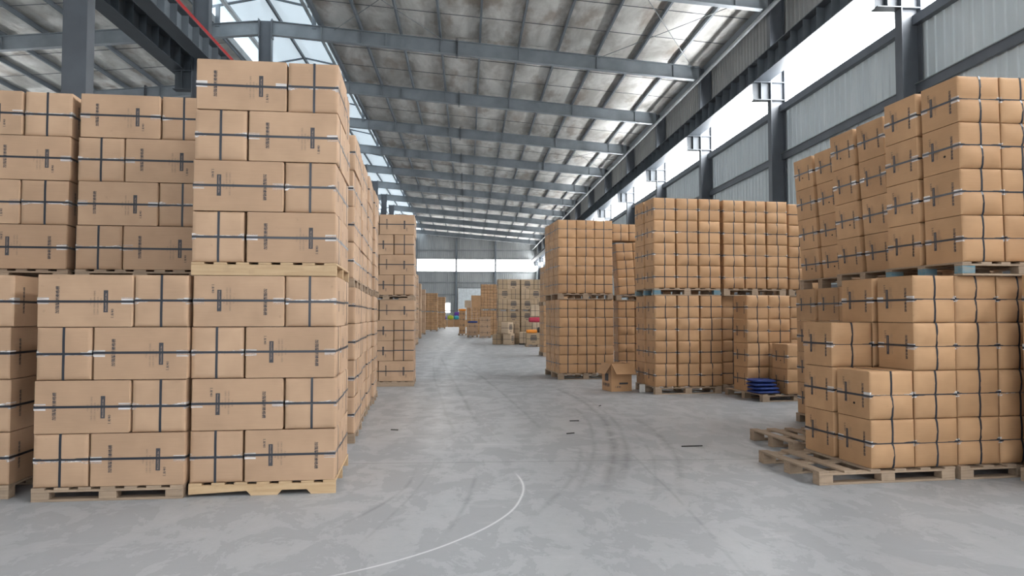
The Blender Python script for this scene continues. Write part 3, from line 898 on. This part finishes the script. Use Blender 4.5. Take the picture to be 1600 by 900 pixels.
# right, near the camera
RP = 0.115
EX, EY, ER = 2.95, 6.06, 6.2
Ep = frame(EX, EY, ER)
pallet(Ep, 1.29, 1.02, RP, 'worn block pallet sticking out under the stepped load', boards=6)
bx_, by_ = EX + 0.50 * math.cos(D2R(ER)), EY + 0.50 * math.sin(D2R(ER))
grid(bx_, by_, ER, RP, 2, 2, 4, 'stepped load on protruding pallet', GRt,
     keep=lambda x, y, l: (x == 1) if l >= 3 else (x == 1 or y == 1) if l == 2 else True, holes=0.15)
ex2, ey2 = bx_ + 0.86 * math.cos(D2R(ER)), by_ + 0.86 * math.sin(D2R(ER)) + 0.02
pallet(frame(ex2 - 0.02, ey2 - 0.03, ER), 1.25, 1.02, RP, 'dark block pallet under full load beside stepped load', boards=6)
grid(ex2, ey2, ER, RP, 3, 2, 4, 'full load beside stepped load', GRt, keep=lambda x, y, l: y == 0 or x == 0 or l == 3)
zE2 = RP + 4 * SHORT.H
pallet(frame(4.34, 6.20, 5.0, zE2), 1.25, 1.04, RP + 0.005, 'blue stained pallet under the highest right load', boards=7, corner='teal')
grid(4.365, 6.20, 5.0, zE2 + RP + 0.005, 3, 2, 4, 'highest load on blue stained pallet', GRt, lean=0.7, holes=0.2)
pallet(frame(4.83, 5.60, 6.0), 1.25, 0.54, RP, 'pallet at right picture edge')
grid(4.84, 5.60, 6.0, RP, 2, 1, 4, 'load at right picture edge', GRt)
# empty pallet beyond the stepped load
pallet(frame(3.34, 7.42, 5.0), 0.95, 0.95, 0.125, 'empty grey pallet on the floor beyond the stepped load', boards=5)
# leaning raised loads and what carries them
for nm, x, y, bx2, by2, ln in (('first leaning raised load', 4.57, 7.62, 4.55, 7.60, 3.4), ('second leaning raised load', 4.76, 9.02, 4.56, 8.78, 3.6)):
    pallet(frame(bx2 - 0.03, by2 - 0.01, 4.0), 1.25, 1.03, RP, 'pallet on the floor below %s' % nm)
    grid(bx2, by2, 4.0, RP, 3, 2, 4, 'floor load under %s' % nm.replace(' raised load', ' load'), GRt, keep=lambda x, y, l: x == 0 or (l == 3 and y == 0))
    pallet(frame(x - 0.03, y, 4.0, zE2), 1.25, 1.03, RP + 0.03, 'pallet wedged under %s' % nm)
    grid(x, y, 4.0, zE2 + RP + 0.03, 3, 2, 4, nm, GRt, keep=lambda x, y, l: x == 0 or (x == 1 and y == 0), lean=ln, holes=0.5)

# right, middle distance
HS = SHORT.H
GP = 0.135
pallet(frame(3.40, 13.2, 6.5), 1.29, 1.05, GP, 'pallet under lower load beside the open carton', boards=6)
grid(3.41, 13.2, 6.5, GP, 3, 2, 4, 'lower load beside open carton', GRt, detail=2, gap=0.018)
zG = GP + 4 * HS
pallet(frame(3.40, 13.22, 6.5, zG), 1.29, 1.05, GP, 'blue cornered pallet between loads beside the open carton', corner='teal')
grid(3.405, 13.23, 6.5, zG + GP, 3, 2, 4, 'upper load over blue cornered pallet', GRt, detail=2, gap=0.018)
pallet(frame(4.80, 13.62, 6.0), 1.26, 1.05, GP, 'pallet behind the load with blue sheets')
grid(4.81, 13.62, 6.0, GP, 3, 1, 4, 'lower load behind blue sheets', GRt, detail=1)
pallet(frame(4.775, 13.45, 6.5, zG), 1.26, 1.05, GP, 'plain pallet between loads behind the blue sheets')
grid(4.785, 13.45, 6.5, zG + GP, 3, 2, 4, 'upper load behind blue sheets', GRt, detail=2, gap=0.018, keep=lambda x, y, l: y == 0)
pallet(frame(6.22, 13.85, 6.5), 1.26, 1.05, GP, 'floor pallet at the wall end of the middle row')
grid(6.23, 13.85, 6.5, GP, 2, 1, 4, 'lower load at wall end', GRt, detail=1)
pallet(frame(6.20, 13.85, 6.5, zG), 1.26, 1.05, GP, 'raised pallet at the wall end of the middle row')
grid(6.22, 13.85, 6.5, zG + GP, 2, 1, 4, 'upper load at wall end', GRt, detail=1)
# low load with blue sheets
Pp = frame(4.88, 11.95, 9.0)
pallet(Pp, 1.28, 1.25, 0.12, 'pallet under the low load with blue sheets', boards=6)
grid(4.85, 12.50, 9.0, 0.12, 2, 1, 4, 'low load behind folded blue sheets', GRt, detail=2)
grid(5.32, 11.965, 8.0, 0.12, 1, 1, 2, 'two cartons beside blue sheets', GRt, detail=2, holes=1.0)
grid(5.755, 12.03, 8.0, 0.12, 1, 1, 2, 'pair wallward of blue sheets', GRt, detail=1)

# the two-tier stack ending the right row, and the ones behind
pallet(frame(2.04, 16.42, 5.0), 1.27, 1.56, GP, 'pallet under lower load of stack by open carton')
grid(2.06, 16.43, 5.0, GP, 3, 3, 4, 'lower load, stack left of open carton', GRt, detail=1)
pallet(frame(2.04, 16.42, 5.0, zG), 1.27, 1.56, GP, 'pallet between both loads of stack by open carton')
grid(2.04, 16.42, 5.0, zG + GP, 3, 3, 4, 'upper load, stack left of open carton', GRt, detail=1)
pallet(frame(3.62, 17.6, 2.0), 1.26, 1.05, GP, 'pallet under the crooked stack in the gap')
grid(3.64, 17.6, 2.0, GP, 2, 1, 4, 'lower load, crooked stack in gap', GRt, detail=1)
pallet(frame(3.60, 17.6, 2.0, zG), 1.26, 1.05, GP, 'pallet between loads of the crooked stack in gap')
grid(3.66, 17.6, 2.0, zG + GP, 2, 1, 3, 'upper load, crooked stack in gap', GRt, detail=1, lean=3.5)
grid(3.52, 17.60, 10.0, zG + GP + 3 * HS + 0.065, 2, 1, 1, 'twisted top of crooked stack', GRt, detail=1)
pallet(frame(2.68, 25.9, 3.0), 1.26, 1.05, GP, 'pallet under the narrow stack far along right row')
grid(2.70, 25.9, 3.0, GP, 3, 2, 4, 'lower load, stack far along right row', GRt, detail=1)
pallet(frame(2.68, 25.9, 3.0, zG), 1.26, 1.05, GP, 'pallet between loads of stack far along right row')
grid(2.72, 25.9, 3.0, zG + GP, 3, 2, 3, 'upper load, stack far along right row', GRt, detail=1)

# ------------------------------------------------------------------ far end of the aisle
for i, (x, y) in enumerate(((-2.47, 34.4), (-2.47, 35.7), (-2.47, 37.0), (-2.92, 46.9), (-3.24, 57.4))):
    fx, fy = by_fr(x, y, 1.5)
    two_tier_left(fx, fy, 1.5, '%s far left stack' % ordw[i], ['LE', 'EL', 'LE', 'EL'], ['EL', 'LE', 'EL', 'LE'], keep=('fr', 'br'), detail=1 if i < 3 else 0, group=GF)
for nm, x, y in (('far left stack before end wall', -4.08, 70.0), ('last left stack before end wall', -3.75, 84.0)):
    pallet(frame(x, y, 0), 1.26, 1.05, GP, 'floor pallet of %s' % nm)
    grid(x, y, 0, GP, 3, 2, 4, 'lower, ' + nm, GF, detail=1, keep=lambda a, b, l: b == 0 or a == 2)
    pallet(frame(x, y, 0, zG), 1.26, 1.05, GP, 'raised pallet of %s' % nm)
    grid(x, y, 0, zG + GP, 3, 2, 4, 'upper, ' + nm, GF, detail=1, keep=lambda a, b, l: b == 0 or a == 2)

def cube(kind, x, y, z, rz, label, group=GF, detail=1, **kw):
    """one carton, x y at the middle of its base"""
    return carton(kind, Matrix.Translation((x, y, z + kind.H / 2)) @ Matrix.Rotation(D2R(rz), 4, 'Z'), label, group, detail=detail, **kw)
pallet(frame(-0.66, 54.6, 0), 0.62, 0.6, GP, 'small pallet under the slim pile with orange bag', boards=4)
for q in range(4):
    cube(SHORT, -0.36, 54.9, GP + HS * q, 0, 'carton, %s in the slim pile topped by an orange bag' % rowname(q, 4))
pallet(frame(0.0, 49.6, 0), 0.74, 0.6, GP, 'small pallet under the pair topped by blue sheet', boards=4)
for q in range(2):
    cube(LONG, 0.37, 49.85, GP + 0.41 * q, 0, '%s carton of the pair topped by a blue sheet' % ('lower', 'upper')[q])
pallet(frame(0.80, 48.1, 0), 0.74, 0.6, GP, 'small pallet under three cartons beside blue sheet pair', boards=4)
for q in range(3):
    cube(LONG, 1.17, 48.35, GP + 0.41 * q, 0, '%s of three piled cartons beside the blue sheet pair' % ('lowest', 'middle one', 'uppermost')[q])
pallet(frame(0.93, 50.4, 0), 1.26, 1.05, GP, 'pallet under the tall far stack before the door')
grid(0.93, 50.4, 0, GP, 3, 2, 4, 'lower load, tall stack before door', GF, detail=1)
pallet(frame(0.93, 50.4, 0, zG), 1.26, 1.05, GP, 'raised pallet of the tall far stack before the door')
grid(0.93, 50.4, 0, zG + GP, 3, 2, 4, 'upper load, tall stack before door', GF, detail=1)
grid(-0.05, 57.0, 0, 0.0, 3, 1, 5, 'pile in front of sliding door', GF, detail=1)
big = Kind('large_carton', 0.86, 0.70, 0.95, 'card_r', [(0.003, 0.003)], '', '', 'carton', False)
cube(big, 0.74, 57.36, 5 * HS, 0, 'big plain carton topping the pile before the sliding door', detail=0)
cube(PALE, 0.05, 57.3, 5 * HS, 0, 'smaller carton on the pile beside the big plain carton', detail=0)

# brown export cartons
GM = 'brown cartons with dark shipping panels'
for si, (x, y, rot, nm) in enumerate(((1.60, 38.0, 4.0, 'first'), (2.78, 38.1, 4.0, 'second'))):
    for tier in (0, 1):
        z = tier * (3 * MIXED.H + 0.12)
        pallet(frame(x, y, rot, z), 1.14, 0.8, 0.12, '%s pallet of the %s stack of panel printed cartons' % (('floor', 'raised')[tier], nm), boards=5)
        Mf = frame(x, y, rot, z + 0.12)
        for r_ in range(3):
            ll = (r_ + si) % 2 == 0
            a, b = (MIXED.W, MIXED.L) if ll else (MIXED.L, MIXED.W)
            for q, (cx, o) in enumerate(((a / 2, 1 if ll else 0), (a + b / 2, 0 if ll else 1))):
                dep = MIXED.W if o == 0 else MIXED.L
                m = Mf @ Matrix.Translation((cx, dep / 2, MIXED.H * (r_ + 0.5))) @ jit(0.004, 0.3) @ Matrix.Rotation(D2R(90 * o), 4, 'Z')
                carton(MIXED, m, 'panel printed carton, %s in %s row, %s load, %s brown stack' % (('left', 'right')[q], rowname(r_, 3), ('lower', 'upper')[tier], nm), GM, detail=1)
GP2 = 'loose cartons in front of the brown stacks'
cube(PALE, 2.08, 36.75, 0, 62, 'pale carton on the floor under another, before brown stacks', GP2, nov=True)
cube(PALE, 2.00, 36.75, PALE.H, 55, 'pale carton on top of another, before brown stacks', GP2, nov=True)
cube(PALE, 2.82, 36.9, 0.06, 88, 'pale strapped carton with dark feet, before brown stacks', GP2)
cube(MIXED, 2.42, 37.6, 0, 90, 'brown carton behind the two stacked pale cartons', GP2)
cube(MIXED, 2.42, 37.6, MIXED.H, 86, 'upper brown carton behind the two stacked pale cartons', GP2)
cube(MIXED, 1.55, 37.3, 0, 80, 'dark brown carton beside the two stacked pale cartons', GP2)
part('foot_board', box(0.40, 0.45, 0.06, 'black'), bpy.data.objects['pale_carton.003'] if 'pale_carton.003' in bpy.data.objects else None, (0, 0, -PALE.H / 2 - 0.03))
cube(MIXED, 3.08, 34.3, 0.12, 0, 'panel printed carton under the orange bag', GP2)
cube(MIXED, 3.68, 34.4, 0.12, 90, 'panel printed carton under the black bag', GP2)
pallet(frame(2.72, 34.0, 0), 1.2, 0.75, 0.12, 'dark pallet under the cartons with orange and black bags', boards=5)
for q in range(2):
    cube(PALE, 3.36, 35.7, 0.0 + PALE.H * q, 90, '%s pale carton below the raspberry red bundle' % ('lower', 'upper')[q], GP2)
cube(PALE, 3.28, 35.7, 2 * PALE.H + 0.285, 90, 'pale carton on top of the raspberry red bundle', GP2)

# ------------------------------------------------------------------ soft goods
def cushion(name, sx, sy, sz, mat, seed=0, n=8, crumple=0.12, sq=0.4):
    """a rounded bag or folded bundle, base at z = 0"""
    r = random.Random(seed)
    vs, fs = [], []
    rings = 7
    for j in range(rings):
        ph = math.pi * j / (rings - 1)
        rr, zz = math.sin(ph) ** (0.45 if sq >= 0.4 else 0.10), (1 - math.cos(ph)) / 2
        m = 20
        for i in range(m):
            a = 2 * math.pi * i / m
            cx = math.copysign(abs(math.cos(a)) ** sq, math.cos(a)); cy = math.copysign(abs(math.sin(a)) ** sq, math.sin(a))
            k_ = rr * (1 + r.uniform(-crumple, crumple) * 0.4)
            vs.append((cx * sx / 2 * k_, cy * sy / 2 * k_, zz * sz * (1 + (r.uniform(-crumple, crumple) if 0 < j else 0))))
    m = 20
    for j in range(rings - 1):
        for i in range(m):
            a, b = j * m + i, j * m + (i + 1) % m
            fs.append((a, b, b + m, a + m))
    fs.append(tuple(reversed(range(m)))); fs.append(tuple(range((rings - 1) * m, rings * m)))
    return mk_mesh(name, vs, fs, mat, smooth=True)
def soft(name, x, y, z, rz, size, mat, label, cat, group=None, seed=0, crumple=0.12, sq=0.4):
    o = link(bpy.data.objects.new(name, cushion(name, *size, mat, seed, crumple=crumple, sq=sq)))
    o.location, o.rotation_euler = (x, y, z), (0, 0, D2R(rz))
    return tag(o, label, cat, group)
for q, wd in enumerate(('bottom', 'second', 'third', 'top')):
    soft('folded_sheet', 5.00 + 0.012 * (q % 2) - 0.008 * q, 12.22 + 0.02 * q, 0.122 + 0.060 * q, 8 - 3 * q, (0.46 - 0.015 * q, 0.44, 0.056), 'blue', '%s folded blue woven sheet of the pile on the pallet' % wd, 'sheet', 'folded blue sheets', q, 0.04)
soft('folded_bag', -0.36, 54.9, GP + 4 * HS, 0, (0.56, 0.45, 0.16), 'orange', 'orange bag on the slim far pile', 'bag', crumple=0.04, sq=0.2)
soft('folded_sheet', 0.37, 49.85, GP + 0.82, 0, (0.70, 0.4, 0.13), 'blue', 'blue sheet topping a pair of far cartons', 'sheet')
ob = soft('folded_bag', 3.0, 34.25, 0.12 + MIXED.H, 0, (0.50, 0.4, 0.16), 'orange', 'orange bag lying before the brown stacks', 'bag', crumple=0.04, sq=0.2)
soft('folded_bag', 3.52, 34.3, 0.12 + MIXED.H, 0, (0.50, 0.45, 0.28), 'black', 'black bag beside the orange bag', 'bag', crumple=0.08, sq=0.3)
soft('folded_bundle', 3.36, 35.7, 2 * PALE.H, 0, (0.74, 0.50, 0.25), 'pink', 'raspberry red bundle between pale cartons', 'bundle', crumple=0.02, sq=0.15)
# bright goods before the end wall
for x, y, z, s, mt, lb in ((-2.2, 98, 0.952, (0.8, 0.6, 0.55), 'green', 'lime green sack before the end wall'), (-1.25, 99.2, 1.37, (1.0, 0.6, 0.6), 'purple', 'big violet sack before the end wall'),
                          (-1.42, 98.25, 0.952, (0.7, 0.5, 0.5), 'cyan', 'turquoise sack before the end wall'), (-0.62, 97.85, 0.952, (0.85, 0.5, 0.35), 'white', 'white sack before the end wall'),
                          (-3.1, 98, 0.952, (0.8, 0.6, 0.5), 'purple', 'violet sack before the small bright opening')):
    soft('sack', x, y, z, 0, s, mt, lb, 'sack', 'bright sacks before the end wall', int(x * 10))
for q, (x, y) in enumerate(((-3.1, 98), (-2.2, 98), (-1.32, 98.2), (-0.42, 97.9))):
    cube(big, x, y, 0, 0, '%s of four cartons under the bright far sacks' % ('leftmost', 'second', 'third', 'rightmost')[q], GF, detail=0)
cube(big, -1.25, 99.2, 0, 0, 'rear carton under the raised violet sack', GF, detail=0)
cube(SHORT, -1.25, 99.2, 0.95, 0, 'carton under the big violet sack before the end wall', GF, detail=0)

# ------------------------------------------------------------------ open carton in the aisle
oc = link(bpy.data.objects.new('open_carton', None))
oc.matrix_basis = frame(2.71, 13.75, 14.0)
tag(oc, 'open empty carton with hanging flaps on the floor', 'carton')
w_, d_, h_, th = 0.42, 0.42, 0.52, 0.008
part('front_panel', box(w_, th, h_, 'card_r'), oc, (w_ / 2, th / 2, h_ / 2))
part('back_panel', box(w_, th, h_, 'card_r'), oc, (w_ / 2, d_ - th / 2, h_ / 2))
part('side_panel', box(th, d_ - 2 * th, h_, 'card_r'), oc, (th / 2, d_ / 2, h_ / 2))
part('side_panel', box(th, d_ - 2 * th, h_, 'card_r'), oc, (w_ - th / 2, d_ / 2, h_ / 2))
part('bottom_panel', box(w_ - 2 * th, d_ - 2 * th, th, 'card_r'), oc, (w_ / 2, d_ / 2, th / 2))
def flap(a, b, c_, d__):
    vs = [Vector(q) for q in (a, b, c_, d__)]
    n_ = (vs[1] - vs[0]).cross(vs[3] - vs[0]).normalized() * 0.006
    return mk_mesh('flap', vs + [v - n_ for v in vs], BF, 'card_r')
part('flap', flap((0, 0, h_), (w_, 0, h_), (w_ + 0.03, -0.13, h_ - 0.19), (0.04, -0.13, h_ - 0.19)), oc)
part('flap', flap((0, d_, h_), (0, 0, h_), (-0.12, 0.02, h_ - 0.19), (-0.12, d_ - 0.02, h_ - 0.19)), oc)
part('flap', flap((w_, 0, h_), (w_, d_, h_), (w_ + 0.10, d_ - 0.02, h_ - 0.18), (w_ + 0.10, 0.02, h_ - 0.18)), oc)
part('flap', flap((w_, d_, h_), (0, d_, h_), (0.02, d_ + 0.16, h_ - 0.10), (w_ - 0.02, d_ + 0.16, h_ - 0.10)), oc)
part('printed_bar', box(0.18, 0.002, 0.035, 'ink'), oc, (0.25, -0.0012, 0.15))
part('printed_bar', box(0.002, 0.15, 0.14, 'ink'), oc, (-0.0012, 0.21, 0.26))
vs_, fs_ = text_cached('1.8/40', 0.05, 0.0008)
part('printed_lettering', mk_mesh('lettering', [(x + 0.07, -0.0012, y + 0.07) for x, y in vs_], fs_, 'ink'), oc)
vs_, fs_ = text_cached('拼接格栅', 0.075, 0.001)
part('printed_lettering', mk_mesh('lettering', [(-0.0012, 0.38 - x, y + 0.09) for x, y in vs_], fs_, 'ink'), oc)
pk = link(bpy.data.objects.new('paper_packet', box(0.09, 0.07, 0.15, 'white', 0.006)))
pk.location, pk.rotation_euler = (3.26, 13.60, 0.075), (0, 0, 0.3)
tag(pk, 'small white packet on the floor behind the open carton', 'packet')

# splinters and scraps on the floor
for q, (x, y, l, a, lb) in enumerate(((2.45, 7.95, 0.24, 6, 'longest dark splinter on the floor near the empty pallet'), (1.25, 8.9, 0.11, 25, 'short dark splinter in the aisle middle'),
                                     (-0.9, 9.3, 0.10, -20, 'dark scrap in the aisle near the left row'), (1.45, 9.95, 0.13, 5, 'thin splinter where tyre marks curve'), (2.1, 11.6, 0.08, 60, 'tiny scrap before the open carton'))):
    o = link(bpy.data.objects.new('wood_splinter', box(l, 0.016, 0.010, 'hole', 0.002)))
    o.location, o.rotation_euler = (x, y, 0.0055), (0, 0, D2R(a))
    tag(o, lb, 'splinter', 'splinters on the floor')
print('cartons', cnt[0], 'objects', len(bpy.data.objects))
